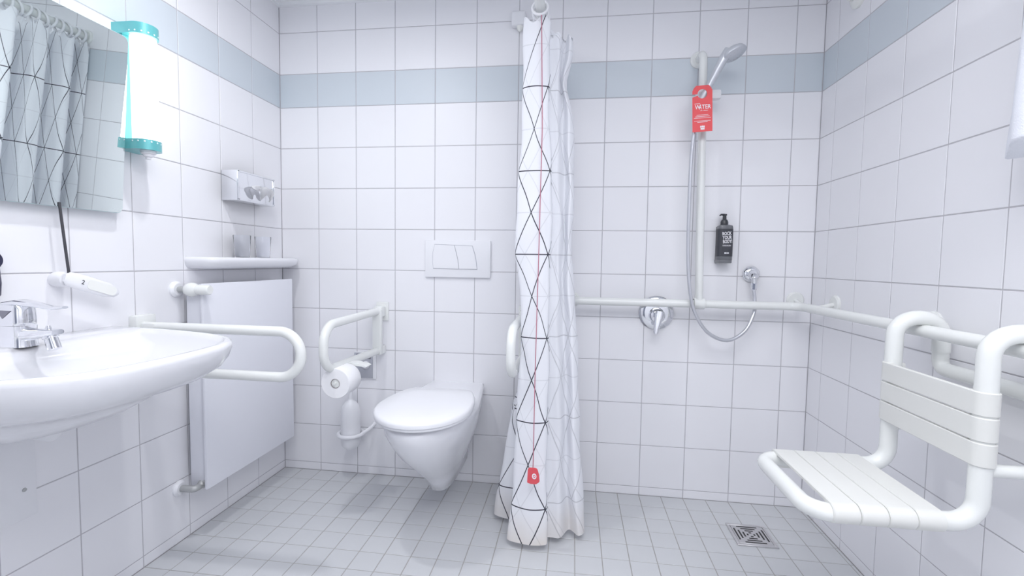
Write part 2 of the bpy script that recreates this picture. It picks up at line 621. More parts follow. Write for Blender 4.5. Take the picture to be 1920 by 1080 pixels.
# ------------------------------------------------------------------ wall lamp
t = thing('wall_lamp', 'lit teal metal wall lamp with a white tube beside the mirror', 'lamp', (0, -.814, 1.44))
LX, LY, LR = .072, -.814, .036
def dsec(r, back, w):   # D-shaped section: half round at the front, box to the wall
    out = []
    for k in range(17):
        a = -PI / 2 + PI * k / 16
        out.append((LX + r * math.cos(a), LY + r * math.sin(a)))
    out += [(back, LY + w), (back, LY - w)]
    return out
def cap(z0, z1):
    return loft(NB(), [[V((x, y, z)) for x, y in dsec(LR + .005, .0, LR + .005)] for z in (z0, z1)])
obj('back_plate', box(NB(), (0, LY - .036, 1.44), (.034, LY + .036, 1.828), .004), 'teal', t)
tc_ = obj('top_cap', cap(1.798, 1.832), 'teal', t)
bc_ = obj('bottom_cap', cap(1.436, 1.468), 'teal', t)
obj('lamp_tube', lathe(NB(), [(0, 1.468), (LR - .003, 1.468), (LR, 1.472), (LR, 1.794), (LR - .003, 1.798), (0, 1.798)], (LX, LY, 0), n=32), 'lamp_tube', t)
for k in range(9):
    a = math.radians(-100 + 200 * k / 8)
    d = V((math.cos(a), math.sin(a), 0)) if abs(a) < PI / 2 else V((0, math.copysign(1, a), 0))
    base = V((LX, LY, 0)) + V((math.cos(a), math.sin(a), 0)) * (LR + .005) if abs(a) <= PI / 2 else V((LX - .008, LY + math.copysign(LR + .005, a), 0))
    for z, par in ((1.805, tc_), (1.461, bc_)):
        obj('vent_hole', lathe(NB(), [(0, 0), (.0028, 0), (.002, .0006), (0, .0007)], base + V((0, 0, z)), d, 8), 'teal_hole', par)
obj('switch_knob', lathe(NB(), [(0, 0), (.022, 0), (.021, -.009), (.015, -.011), (.014, -.018), (.008, -.020), (.007, -.027), (0, -.028)], (LX + .006, LY, 1.436), n=20), 'plastic', t)

# ------------------------------------------------------------------ tissue dispenser
t = thing('tissue_dispenser', 'polished chrome tissue dispenser box on the left wall above the shelf', 'dispenser', (0, -.285, 1.33))
y0, y1, z0, z1, xd = -.405, -.165, 1.332, 1.458, .075
bm = NB()
box(bm, (0, y0, z0), (xd, y1, z1), .003)
obj('casing', bm, 'chrome', t)
bm = NB()
for a, b in (((xd, y0 + .002, z0 + .002), (xd + .003, y1 - .002, z0 + .007)), ((xd, y0 + .002, z1 - .007), (xd + .003, y1 - .002, z1 - .002)), ((xd, y0 + .002, z0), (xd + .003, y0 + .01, z1)), ((xd, y1 - .006, z0), (xd + .003, y1 - .002, z1))):
    box(bm, a, b, .001)
obj('front_edge', bm, 'chrome', t)
bm = NB()
prism(bm, [(.05 * math.cos(2 * PI * k / 24), .011 * math.sin(2 * PI * k / 24)) for k in range(24)], lambda a, b, c: V((xd + .0002 + c, -.27 + a, 1.40 + b)), .0012)
obj('slot', bm, 'paper', t, smooth=False)
# tissue tuft
bm = NB()
n1, n2 = 18, 9
grid = []
for i in range(n1):
    a = i / (n1 - 1)
    row = []
    for j in range(n2):
        b = j / (n2 - 1)
        yy = -.27 + (a - .5) * (.07 + .03 * b) + .008 * math.sin(7 * b + 3 * a)
        zz = 1.402 - .045 * b ** 1.4 * (1 + .3 * math.sin(9 * a)) + .012 * math.sin(PI * b)
        xx = xd + .0025 + .036 * math.sin(PI * min(1, b * 1.1) * .75) * (1 + .25 * math.cos(11 * a)) + .004 * math.cos(17 * a) * b
        row.append(bm.verts.new((xx, yy, zz)))
    grid.append(row)
for i in range(n1 - 1):
    for j in range(n2 - 1):
        bm.faces.new((grid[i][j], grid[i + 1][j], grid[i + 1][j + 1], grid[i][j + 1]))
tag(obj('tissue', bm, 'thin_tissue', ang=80), 'crumpled white tissue poking out of the chrome dispenser', 'tissue')

# ------------------------------------------------------------------ ceramic shelf and glasses
bm = NB()
ys0, ys1, sd = -.600, -.012, .135
cyS, hl = (ys0 + ys1) / 2, (ys1 - ys0) / 2
def shelf_ring(ins, z):
    out = [V((0, cyS + hl - ins * .6, z))]
    N = 24
    for k in range(N + 1):
        a = PI / 2 - PI * k / N
        ca, sa = math.cos(a), math.sin(a)
        e = .42
        out.append(V((.02 + (sd - .02 - ins) * abs(ca) ** e, cyS + (hl - ins) * math.copysign(abs(sa) ** e, sa), z)))
    out.append(V((0, cyS - hl + ins * .6, z)))
    return out
loft(bm, [shelf_ring(.05, 1.046), shelf_ring(.022, 1.050), shelf_ring(.006, 1.062), shelf_ring(0, 1.078), shelf_ring(.002, 1.089), shelf_ring(.008, 1.092), shelf_ring(.016, 1.090), shelf_ring(.022, 1.086)])
tag(obj('ceramic_shelf', bm, 'ceramic', ang=60), 'white ceramic shelf with rounded edge in the corner above the radiator', 'shelf')
gl = None
for (yy, lab) in ((-.372, 'clear drinking glass on the ceramic shelf, further from the corner'), (-.238, 'clear drinking glass on the ceramic shelf, nearer the corner')):
    prof = [(0, 0), (.027, 0), (.028, .002), (.034, .098), (.0335, .1), (.0325, .098), (.0262, .008), (0, .007)]
    o = obj('drinking_glass', lathe(NB(), prof, (0, 0, 0), n=32), 'glass')
    o.location = (.066, yy, 1.0865)
    tag(o, lab, 'glass', 'glasses on the ceramic shelf')

# ------------------------------------------------------------------ radiator
t = thing('radiator', 'flat white panel radiator on the left wall beside the toilet corner', 'radiator', (.0, -.355, .2))
obj('body', box(NB(), (.028, -.612, .217), (.092, -.09, .968), .004), 'enamel', t)
obj('front_panel', box(NB(), (.092, -.632, .203), (.104, -.078, .992), .004), 'enamel', t)
obj('side_cover', box(NB(), (.022, -.618, .21), (.0915, -.612, .985), .002), 'enamel', t)
obj('top_cover', box(NB(), (.022, -.618, .968), (.0915, -.085, .985), .002), 'enamel', t)
for z in (.32, .86):
    for y in (-.5, -.2):
        obj('wall_bracket', box(NB(), (0, y - .02, z - .03), (.028, y + .02, z + .03)), 'enamel', t)
bm = NB()
tube(bm, [(.0, -.642, .97), (.05, -.642, .97)], .0105, 14)
vp = obj('valve_pipe', bm, 'pipe_grey', t)
obj('rosette', lathe(NB(), [(0, 0), (.030, 0), (.030, .006), (.022, .014), (0, .014)], (0, -.642, .97), (1, 0, 0), 24), 'plastic', vp)
obj('thermostat_head', lathe(NB(), [(0, .042), (.014, .042), (.022, .05), (.0265, .064), (.0265, .074), (.022, .086), (.018, .092), (.019, .098), (.0185, .138), (.015, .143), (0, .143)], (0, -.642, .97), (1, 0, 0), 28), 'nylon', t)
bm = NB()
tube(bm, fillet([(.0, -.652, .212), (.066, -.652, .212), (.066, -.60, .212)], .012, 5), .0125, 14)
tube(bm, [(.066, -.622, .21), (.066, -.60, .225)], .016, 14)
lp = obj('return_pipe', bm, 'pipe_grey', t)
obj('rosette', lathe(NB(), [(0, 0), (.030, 0), (.030, .006), (.022, .014), (0, .014)], (0, -.652, .212), (1, 0, 0), 24), 'plastic', lp)
obj('lockshield', lathe(NB(), [(0, 0), (.011, 0), (.012, .02), (.009, .026), (0, .026)], (.072, -.612, .222), (1, 0, .2), 16), 'pipe_grey', lp)

# ------------------------------------------------------------------ toilet
TX = .920
t = thing('toilet', 'white wall-hung toilet with closed lid under the flush plate', 'toilet', (TX, 0, .12))
def toilet_ring(yf, hwf, hwr, z, ymid=-.30, n=15, e=.95):
    """outline from rear left around the front to rear right"""
    out = []
    L = [V((TX - hwr, .0, z))]
    for k in range(1, 6):
        s = k / 6
        L.append(V((TX - (hwr + (hwf - hwr) * s ** .8), ymid * s, z)))
    F = []
    for k in range(n):
        a = PI - PI * k / (n - 1)
        ca, sa = math.cos(a), math.sin(a)
        F.append(V((TX + hwf * math.copysign(abs(ca) ** e, ca), ymid + (yf - ymid) * abs(sa) ** e, z)))
    Rr = [V((2 * TX - p.x, p.y, p.z)) for p in reversed(L)]
    return L + F + Rr
bm = NB()
R = [toilet_ring(-.31, .044, .047, .112, -.14, e=.7), toilet_ring(-.345, .054, .052, .122, -.15, e=.7), toilet_ring(-.375, .062, .056, .165, -.17, e=.85), toilet_ring(-.44, .085, .07, .22, -.20, e=.9),
     toilet_ring(-.525, .115, .088, .285, -.24), toilet_ring(-.60, .140, .108, .345, -.27), toilet_ring(-.655, .160, .122, .40, -.30), toilet_ring(-.69, .172, .128, .45, -.33),
     toilet_ring(-.703, .176, .131, .482, -.34), toilet_ring(-.700, .175, .130, .494, -.34), toilet_ring(-.67, .150, .122, .499, -.34)]
loft(bm, R)
obj('bowl', bm, 'ceramic', t, ang=80)
def lid_ring(s, z, grow=0):
    out = []
    yb, yf, hw = -.275, -.722, .182
    ym = -.50
    pts = [(-.118, yb), (-.145, yb - .03), (-.165, yb - .09), (-.178, yb - .16)]
    n = 19
    for k in range(n):
        a = PI - PI * k / (n - 1)
        pts.append((hw * math.cos(a), ym + (yf - ym) * math.sin(a) ** .95 if math.sin(a) > 0 else ym))
    pts += [(-x, y) for x, y in reversed(pts[:4])]
    for x, y in pts:
        out.append(V((TX + x * s, ym + (y - ym) * s, z)))
    return out
obj('seat', loft(NB(), [lid_ring(.95, .5075), lid_ring(.975, .511), lid_ring(.978, .516), lid_ring(.97, .5195)]), 'plastic', t, ang=50)
lid = loft(NB(), [lid_ring(.98, .5205), lid_ring(1.0, .522), lid_ring(1.005, .532), lid_ring(.99, .540), lid_ring(.95, .5435), lid_ring(.6, .546), lid_ring(.2, .547)])
obj('lid', lid, 'plastic', t, ang=50)
for s in (-1, 1):
    obj('hinge', lathe(NB(), [(0, -.02), (.011, -.02), (.011, .02), (0, .02)], (TX + s * .075, -.268, .517), (1, 0, 0), 14), 'plastic', t)

# flush plate
t = thing('flush_plate', 'white dual-button flush plate on the wall above the toilet', 'flush plate', (.917, 0, 1.1))
obj('plate', box(NB(), (.757, -.014, 1.011), (1.079, 0, 1.189), .004), 'plastic', t)
def fb(us):
    return [(x, z) for x, z in us]
b1 = [(.806, 1.168), (.798, 1.13), (.797, 1.085), (.80, 1.055), (.925, 1.0525), (.921, 1.09), (.912, 1.13), (.902, 1.165)]
b2 = [(.9045, 1.165), (.9145, 1.13), (.9235, 1.09), (.9275, 1.0525), (1.014, 1.053), (1.010, 1.085), (1.002, 1.125), (.990, 1.162)]
mp2 = lambda a, b, c: V((a, -.0138 - c, b))
cx, cz = .91, 1.11
gap_ = [(.8045, 1.1705), (.7955, 1.13), (.7945, 1.085), (.798, 1.052), (1.0165, 1.050), (1.0125, 1.085), (1.0045, 1.126), (.9915, 1.1645)]
obj('button_gap', prism(NB(), gap_, mp2, .0004), 'steel_grey', t, smooth=False)
for b in (b1, b2):
    obj('flush_button', prism(NB(), b, mp2, .004), 'plastic', t, smooth=False)

# ------------------------------------------------------------------ grab rails beside the toilet
def toilet_rail(x, label, roll, tip=-.55):
    t = thing('toilet_grab_rail', label, 'grab rail', (x, 0, .65), 'hinged grab rails beside the toilet')
    bm = NB()
    tube(bm, fillet([(x, -.03, .842), (x, tip, .835), (x, tip, .662), (x, -.05, .648)], .075, 12), .0175, 18)
    obj('rail_tube', bm, 'nylon', t, ang=60)
    bm = NB()
    box(bm, (x - .022, -.075, .63), (x + .022, -.045, .85), .008)
    obj('hinge_post', bm, 'nylon', t)
    bm = NB()
    box(bm, (x - .030, -.010, .79), (x + .034, 0, .882), .004)
    obj('wall_mount', bm, 'nylon', t)
    obj('hinge_block', box(NB(), (x - .022, -.06, .812), (x + .022, -.006, .864), .01), 'nylon', t)
    obj('lower_mount', box(NB(), (x - .020, -.06, .628), (x + .020, 0, .668), .008), 'nylon', t)
    if roll:
        bm = NB()
        tube(bm, fillet([(x, -.44, .66), (x + .02, -.44, .66), (x + .02, -.38, .64), (x + .02, -.38, .604), (x + .02, -.51, .604)], .012, 5), .006, 10)
        lathe(bm, [(0, 0), (.0165, 0), (.0165, -.06), (0, -.06)], (x + .022, -.503, .604), (0, -1, 0), 24)
        obj('roll_arm', bm, 'nylon', t)
        bm = NB()
        prism(bm, [(x - .01, .660), (x + .045, .664), (x + .095, .654), (x + .10, .649), (x + .04, .653), (x - .01, .650)], lambda a, b, c: V((a, -.40 + c, b)), .05)
        obj('roll_cover', bm, 'nylon', t)
toilet_rail(.535, 'white hinged grab rail left of the toilet carrying the toilet roll', True)
toilet_rail(1.248, 'white hinged grab rail right of the toilet, mostly hidden behind the shower curtain', False, -.50)
# toilet roll
bm = NB()
c0 = V((.557, -.505, .604))
lathe(bm, [(.0195, 0), (.058, 0), (.0595, .002), (.0595, .098), (.058, .1), (.0195, .1), (.0195, 0)], c0, (0, 1, 0), 36)
t = thing('toilet_roll', 'white toilet paper roll hanging on the left toilet grab rail', 'toilet roll', c0)
obj('paper', bm, 'paper', t)
obj('core', lathe(NB(), [(.0192, -.001), (.0192, .101), (.0178, .101), (.0178, -.001), (.0192, -.001)], c0, (0, 1, 0), 28), 'core', t)

# grey wall plate with knob
t = thing('wall_switch', 'grey metal switch plate with white knob on the wall behind the toilet roll', 'switch', (.447, 0, .56))
obj('frame', box(NB(), (.390, -.008, .492), (.503, 0, .628), .004), 'plastic', t)
obj('plate', box(NB(), (.390, -.011, .497), (.487, -.007, .624), .001), 'steel_grey', t)
obj('knob', lathe(NB(), [(0, 0), (.02, 0), (.019, .01), (.012, .018), (0, .02)], (.452, -.011, .564), (0, -1, 0), 24), 'plastic', t)
obj('insert', box(NB(), (.40, -.0125, .595), (.478, -.0108, .618), .0005), 'chrome_dark', t)

# toilet brush
bx_, by_ = .407, -.085
t = thing('toilet_brush', 'white toilet brush in a wall-mounted holder left of the toilet', 'toilet brush', (bx_, by_, .165))
obj('holder_cup', lathe(NB(), [(0, .166), (.030, .168), (.043, .185), (.049, .225), (.049, .232), (.046, .232), (.04, .19), (0, .18)], (bx_, by_, 0), n=28), 'plastic', t)
obj('brush_cover', lathe(NB(), [(.046, .228), (.047, .30), (.046, .345), (.040, .375), (.026, .395), (.013, .404), (.011, .41), (0, .41)], (bx_, by_, 0), n=28), 'plastic', t)
obj('handle', lathe(NB(), [(.010, .405), (.0095, .50), (.012, .545), (.010, .556), (0, .558)], (bx_, by_, 0), n=16), 'plastic', t)
bm = NB()
tube(bm, [(bx_ + .057 * math.cos(2 * PI * k / 28), by_ + .057 * math.sin(2 * PI * k / 28), .238) for k in range(28)], .0095, 10, closed=True)
obj('holder_ring', bm, 'plastic', t)
bm = NB()
tube(bm, spline([(bx_ + .057, by_ + .0, .240), (bx_ + .075, by_ + .04, .25), (bx_ + .085, -.01, .262), (bx_ + .085, 0, .264)], 5), .009, 10)
obj('holder_arm', bm, 'plastic', t)

# ------------------------------------------------------------------ shower handrail, riser
RR = .0175
t = thing('shower_handrail', 'white tubular handrail with shower riser running round the shower walls', 'handrail', (W - .08, -.08, .918))
bm = NB()
tube(bm, fillet([(1.468, -.003, .919), (1.468, -.08, .919), (W - .082, -.08, .918), (W - .082, -1.9, .917), (W - .003, -1.9, .917)], [.05, .05, .05], 8), RR, 18)
obj('rail_tube', bm, 'nylon', t, ang=60)
bm = NB()
tube(bm, fillet([(2.018, -.08, .92), (1.999, -.08, 1.99), (1.999, -.004, 1.99)], .035, 8), RR * .95, 18)
obj('riser_tube', bm, 'nylon', t, ang=60)
ros = [(0, 0), (.036, 0), (.036, .006), (.03, .011), (0, .011)]
for p, a in (((1.468, 0, .919), (0, -1, 0)), ((1.999, 0, 1.99), (0, -1, 0)), ((W, -1.9, .917), (-1, 0, 0)), ((2.445, 0, .940), (0, -1, 0)), ((W, -.19, .940), (-1, 0, 0)), ((W, -.70, .93), (-1, 0, 0)), ((W, -1.32, .93), (-1, 0, 0))):
    r_ = obj('rosette', lathe(NB(), ros, p, a, 28), 'nylon', t)
    if p[0] not in (1.468, 1.999) and p[1] != -1.9:
        d = V(a)
        q = V(p)
        bm = NB()
        tube(bm, [q, V((q.x + d.x * .08, q.y + d.y * .08, .918))], .009, 12)
        obj('stem', bm, 'nylon', r_)
bm = NB()
lathe(bm, [(.0205, -.022), (.024, -.022), (.024, .022), (.0205, .022)], (2.018, -.08, .92), (1, 0, 0), 20)
obj('tee_collar', bm, 'nylon', t)
bm = NB()
box(bm, (1.976, -.108, 1.775), (2.03, -.055, 1.835), .012)
box(bm, (2.02, -.10, 1.79), (2.075, -.06, 1.83), .012)
sl = obj('shower_slider', bm, 'plastic', t)
obj('slider_screw', lathe(NB(), [(0, 0), (.009, 0), (.009, .012), (0, .013)], (2.026, -.082, 1.70), (1, 0, 0), 14), 'chrome_dark', sl)
obj('slider_sleeve', lathe(NB(), [(.0185, 1.66), (.025, 1.665), (.025, 1.77), (.0185, 1.775)], (2.003, -.08, 0), n=20), 'plastic', sl)

# hand shower and hose
t = thing('hand_shower', 'grey hand shower with silver hose held on the shower riser', 'shower', (2.0, -.13, 1.76))
h0, h1 = V((1.985, -.125, 1.772)), V((2.062, -.155, 1.935))
bm = NB()
hv = (h1 - h0)
tube(bm, [h0 - hv * .08, h0, h0 + hv * .35, h0 + hv * .7, h1, h1 + hv * .18], [.010, .012, .0135, .0155, .019, .016], 16)
obj('handle', bm, 'head', t)
hn = V((.36, -.22, -.9)).normalized()
hc = V((2.098, -.165, 1.945))
obj('spray_head', lathe(NB(), [(0, -.028), (.022, -.024), (.040, -.012), (.046, .0), (.045, .006), (.04, .009), (0, .010)], hc, hn, 32), 'head', t)
bm = NB()
for k in range(12):
    a = 2 * PI * k / 12
    x_ = hn.cross(V((0, 0, 1))).normalized()
    y_ = hn.cross(x_)
    lathe(bm, [(0, 0), (.0025, 0), (.002, .001), (0, .001)], hc + hn * .0095 + (x_ * math.cos(a) + y_ * math.sin(a)) * .028, hn, 6)
obj('nozzles', bm, 'head', t)['kind'] = 'stuff'
ho = V((2.252, -.052, .985))
bm = NB()
hp = spline([h0 - hv * .08, (1.968, -.125, 1.70), (1.957, -.115, 1.55), (1.956, -.11, 1.35), (1.958, -.11, 1.15), (1.968, -.115, 1.0), (1.992, -.115, .89), (2.05, -.11, .80), (2.135, -.10, .765), (2.21, -.085, .805), (2.252, -.065, .88), (2.257, -.055, .94), ho], 8)
tube(bm, hp, .0075, 12)
obj('shower_hose', bm, 'hose', t, ang=80)

# wall outlet elbow
t = thing('hose_outlet', 'chrome wall elbow where the shower hose starts', 'outlet', (2.252, 0, 1.05))
obj('rosette', lathe(NB(), [(0, 0), (.036, 0), (.036, .006), (.03, .014), (.02, .02), (0, .02)], (2.256, 0, 1.051), (0, -1, 0), 28), 'chrome', t)
obj('elbow', tube(NB(), fillet([(2.256, -.01, 1.051), (2.254, -.05, 1.045), (2.2525, -.052, .982)], .02, 6), [.019] * 2 + [.017] * 5 + [.011] * 2, 18), 'chrome', t)
obj('hose_nut', lathe(NB(), [(.008, 0), (.0125, 0), (.0125, .028), (.009, .03)], (2.2525, -.052, .985), (0, 0, 1), 8), 'chrome', t)

# mixer
t = thing('shower_mixer', 'round chrome shower mixer with lever on the wall below the handrail', 'mixer', (1.853, 0, .852))
mc = V((1.853, 0, .866))
obj('escutcheon', lathe(NB(), [(0, 0), (.078, 0), (.078, .004), (.072, .010), (.05, .014), (0, .014)], mc, (0, -1, 0), 40), 'chrome', t)
obj('cartridge', lathe(NB(), [(0, .012), (.036, .012), (.035, .03), (.030, .044), (.02, .05), (0, .051)], mc + V((.0, 0, -.01)), (0, -1, 0), 32), 'chrome', t)
bm = NB()
c_ = mc + V((.004, -.052, .002))
loft(bm, [[c_ + V((x * w, -d + y_ * .008, dz)) for x, y_ in rrect(2, 2, .7, 3)] for w, d, dz in ((.016, .0, .012), (.019, .004, -.01), (.014, .012, -.05), (.011, .018, -.085), (.009, .018, -.090))])
bmesh.ops.rotate(bm, verts=bm.verts, cent=c_, matrix=Matrix.Rotation(math.radians(10), 3, 'Y'))
obj('lever', bm, 'chrome', t, ang=50)

# ------------------------------------------------------------------ soap bottle
t = thing('soap_dispenser', 'black pump bottle of body wash in a holder on the shower wall', 'bottle', (2.13, -.03, 1.1))
bc = V((2.128, -.034, 0))
def brings(spec):
    return [[bc + V((x, y, z)) for x, y in rrect(w, d, min(w, d) * .3)] for w, d, z in spec]
obj('bottle_body', loft(NB(), brings([(.056, .046, 1.108), (.062, .052, 1.112), (.062, .052, 1.252), (.058, .048, 1.262), (.03, .028, 1.267)])), 'bottle_clear', t, ang=50)
obj('label', loft(NB(), brings([(.0635, .0535, 1.128), (.0635, .0535, 1.247)]), cap0=False, cap1=False), 'black_label', t, ang=60)
pm = obj('pump', lathe(NB(), [(0, 1.265), (.016, 1.265), (.016, 1.278), (.012, 1.288), (.008, 1.29), (.0075, 1.306), (.010, 1.307), (.010, 1.313), (0, 1.314)], (bc.x - .003, bc.y, 0), n=20), 'black', t)
bm = NB()
tube(bm, [(bc.x - .003, bc.y, 1.310), (bc.x - .02, bc.y - .008, 1.310), (bc.x - .026, bc.y - .010, 1.305)], [.005, .004, .003], 8)
obj('spout', bm, 'black', pm)
bm = NB()
box(bm, (bc.x - .03, -.062, 1.098), (bc.x + .026, 0, 1.112), .003)
box(bm, (bc.x - .028, -.009, 1.098), (bc.x + .028, 0, 1.26), .003)
obj('wall_holder', bm, 'bottle_clear', t)
fy = bc.y - .0535 / 2 - .0003
rot = math.radians(4)
xa = (math.cos(rot), 0, math.sin(rot))
za = (-math.sin(rot), 0, math.cos(rot))
for k, (s, z, dx) in enumerate((('ROCK', 1.226, -.001), ('YOUR', 1.209, .001), ('BODY!', 1.192, .003))):
    text_obj('lettering', s, .0205, frame_mtx((bc.x + dx + .002, fy, z), xa, za), 'print_white', t, sx=.66 if k < 2 else .62, bold=.0004)
for x0, x1 in ((-.015, -.011), (-.0098, .0), (.0012, .0085), (.0098, .02)):
    obj('small_print', box(NB(), (bc.x + x0, fy - .0003, 1.1752), (bc.x + x1, fy + .0002, 1.1772)), 'print_white', t, smooth=False)
obj('label_line', box(NB(), (bc.x - .015, fy - .0003, 1.1715), (bc.x + .02, fy + .0002, 1.1722)), 'print_white', t, smooth=False)
for x0, x1 in ((-.006, .001), (.003, .006), (.0075, .012)):
    obj('small_print', box(NB(), (bc.x + x0, fy - .0003, 1.139), (bc.x + x1, fy + .0002, 1.145)), 'print_white', t, smooth=False)

# ------------------------------------------------------------------ door hanger tag on the hand shower
t = thing('door_hanger', 'red cardboard hanger tag with white lettering hung on the hand shower', 'tag', (1.99, -.143, 1.75))
tw, th = .078, .188
Tc = V((1.986, -.146, 1.735))
rt = math.radians(2.2)
tx = V((math.cos(rt), -.10, -math.sin(rt) * -1)).normalized()
tx = V((math.cos(rt), -.06, math.sin(rt) + .09 * 0)).normalized()
tz = V((-math.sin(rt), 0, math.cos(rt)))
tz = (tz - tx * tz.dot(tx)).normalized()
tn = tx.cross(tz)            # towards the wall or the camera
if tn.y > 0:
    tn = -tn
outer = [(-tw / 2, -th / 2), (tw / 2, -th / 2), (tw / 2, th / 2 - .016), (tw / 2 - .014, th / 2), (-tw / 2 + .014, th / 2), (-tw / 2, th / 2 - .016)]
bm = NB()
hole = [(.0 + .019 * math.cos(2 * PI * k / 20), th / 2 - .034 + .019 * math.sin(2 * PI * k / 20)) for k in range(20)]
slit_y = th / 2 - .034
# card split into strips around the hole: bridge the outline and the hole with a fan of quads
oct_ = []
for k in range(20):
    a = 2 * PI * k / 20
    d = (math.cos(a), math.sin(a))
    # intersect the ray from the hole centre with the outer polygon
    best = None
    n_ = len(outer)
    for i in range(n_):
        x1, y1 = outer[i]
        x2, y2 = outer[(i + 1) % n_]
        y1 -= slit_y; y2 -= slit_y
        den = d[0] * (y2 - y1) - d[1] * (x2 - x1)
        if abs(den) < 1e-9:
            continue
        s_ = (x1 * (y2 - y1) - y1 * (x2 - x1)) / den
        u_ = (x1 * d[1] - y1 * d[0]) / den
        if s_ > 0 and -1e-6 <= u_ <= 1 + 1e-6:
            best = s_ if best is None else min(best, s_)
    oct_.append((d[0] * best, slit_y + d[1] * best))
lowcut = -.005
pts_o = [(x, max(y, lowcut)) for x, y in oct_]
pts_o = []
for (x, y) in oct_:
    if y < lowcut:
        f_ = (lowcut - slit_y) / (y - slit_y)
        x, y = x * f_, lowcut
    pts_o.append((x, y))
def tp(x, y, c):
    return Tc + tx * x + tz * y + tn * c
for k in range(20):
    k2 = (k + 1) % 20
    if k == 10:
        continue               # the slit that opens the hole to the left edge
    q4 = [hole[k], hole[k2], pts_o[k2], pts_o[k]]
    vf = [bm.verts.new(tp(x, y, .0008)) for x, y in q4]
    vb = [bm.verts.new(tp(x, y, 0)) for x, y in q4]
    bm.faces.new(vf); bm.faces.new(vb[::-1])
    for i in range(4):
        bm.faces.new((vf[i], vf[(i + 1) % 4], vb[(i + 1) % 4], vb[i]))
for cx_, cy_ in (outer[2], outer[3], outer[4], outer[5]):
    pass
# corners missed by the fan, and the lower card
corner_l = [(-tw / 2, lowcut), (-tw / 2, -th / 2), (tw / 2, -th / 2), (tw / 2, lowcut)]
prism(bm, corner_l, tp, .0008)
for sgn in (-1, 1):
    xs_ = [p for p in pts_o if abs(p[1] - lowcut) < 1e-6 and p[0] * sgn > 0]
    ed = [p for p in pts_o if abs(abs(p[0]) - tw / 2) < 1e-6 and p[0] * sgn > 0]
    if xs_ and ed:
        a_ = max(xs_, key=lambda p: p[0] * sgn)
        b_ = min(ed, key=lambda p: p[1])
        prism(bm, [a_, (sgn * tw / 2, lowcut), b_], tp, .0008)
obj('card', bm, 'red_card', t, smooth=False)
fx_ = lambda x, y: frame_mtx(tp(x, y, .0011), tx, tx.cross(tn) * -1 if tx.cross(tn).z < 0 else tx.cross(tn))
text_obj('lettering', 'W TER', .024, fx_(.002, .006), 'print_white', t, sx=.85, bold=.0003)
text_obj('lettering', 'A', .030, fx_(-.0075, .006), 'print_white', t, sx=.45, bold=.0003)
for y_, w_, x_ in ((.0205, .022, -.020), (-.0085, .008, -.004), (-.0085, .018, .013), (-.026, .046, 0), (-.032, .056, 0), (-.038, .066, 0), (-.050, .064, 0), (-.055, .04, 0)):
    bm = NB()
    prism(bm, [(x_ - w_ / 2, y_ - .0008), (x_ + w_ / 2, y_ - .0008), (x_ + w_ / 2, y_ + .0008), (x_ - w_ / 2, y_ + .0008)], lambda a, b, c: tp(a, b, .0009 + c), .0003)
    obj('text_line', bm, 'print_white', t, smooth=False)
bm = NB()
# two stacked rows of bold rounded blocks
for bx0, by0, bw0 in ((-.0062, .0042, .0052), (0, .0046, .0058), (.0062, .0042, .0052), (-.0048, -.0042, .0050), (.001, -.0044, .0056), (.0062, -.0042, .0042)):
    prism(bm, [(bx0 + a, -.078 + by0 + b) for a, b in rrect(bw0, .0078, .0015, 3)], lambda a, b, c: tp(a, b, .0009 + c), .0004)
obj('logo', bm, 'print_white', t, smooth=False)

# ------------------------------------------------------------------ floor drain
t = thing('floor_drain', 'square stainless steel floor drain in the shower floor', 'drain', (2.206, -.265, 0))
dc = V((2.206, -.265, 0))
bm = NB()
hs = .076
for a, b in (((-hs, hs - .012), (hs, hs)), ((-hs, -hs), (hs, -hs + .012)), ((-hs, -hs + .012), (-hs + .012, hs - .012)), ((hs - .012, -hs + .012), (hs, hs - .012))):
    box(bm, (dc.x + a[0], dc.y + a[1], -.004), (dc.x + b[0], dc.y + b[1], .005), .001, 1)
obj('frame', bm, 'steel', t)
obj('grate', box(NB(), (dc.x - hs + .013, dc.y - hs + .013, -.004), (dc.x + hs - .013, dc.y + hs - .013, .0045), .0006, 1), 'steel', t)
for q in range(4):
    rotm = Matrix.Rotation(q * PI / 2, 3, 'Z')
    for k, (d, l) in enumerate(((.054, .080), (.040, .056), (.026, .032), (.013, .010))):
        bm = NB()
        box(bm, (-l / 2, d - .0032, .0044), (l / 2, d + .0032, .0049))
        for v in bm.verts:
            v.co = rotm @ v.co + dc
        obj('slot', bm, 'slot', t, smooth=False)

# ------------------------------------------------------------------ shower seat
t = thing('shower_chair', 'white slatted shower seat hooked over the handrail on the right wall', 'shower seat', (2.36, -.925, .535))
YN, YF, XP, XF, ZS, FR = -1.072, -.778, 2.362, 2.024, .533, .0205
bm = NB()
tube(bm, fillet([(XP, YF, .82), (XP, YF, ZS), (XF, YF, ZS - .003), (XF, YN, ZS - .003), (XP, YN, ZS), (XP, YN, .82)], [.055, .05, .05, .055], 8), FR, 18)
obj('seat_frame', bm, 'nylon', t, ang=60)
XR = W - .082
for y in (YF, YN):
    bm = NB()
    pth = [V((XP, y, .80))]
    cxr = (XP + W - .012) / 2
    rad = (W - .034 - XP) / 2
    cc = V((XP + rad, y, .905))
    for k in range(13):
        a = PI - PI * k / 12
        pth.append(cc + V((math.cos(a) * rad, 0, math.sin(a) * rad * .82)))
    pth.append(V((XP + 2 * rad, y, .86)))
    tube(bm, pth, FR, 18)
    obj('hook', bm, 'nylon', t, ang=60)
bm = NB()
xb = XP + 2 * rad
tube(bm, fillet([(xb, YF, .865), (xb, YF, .815), (xb, YN, .815), (xb, YN, .865)], .04, 7), FR * .92, 16)
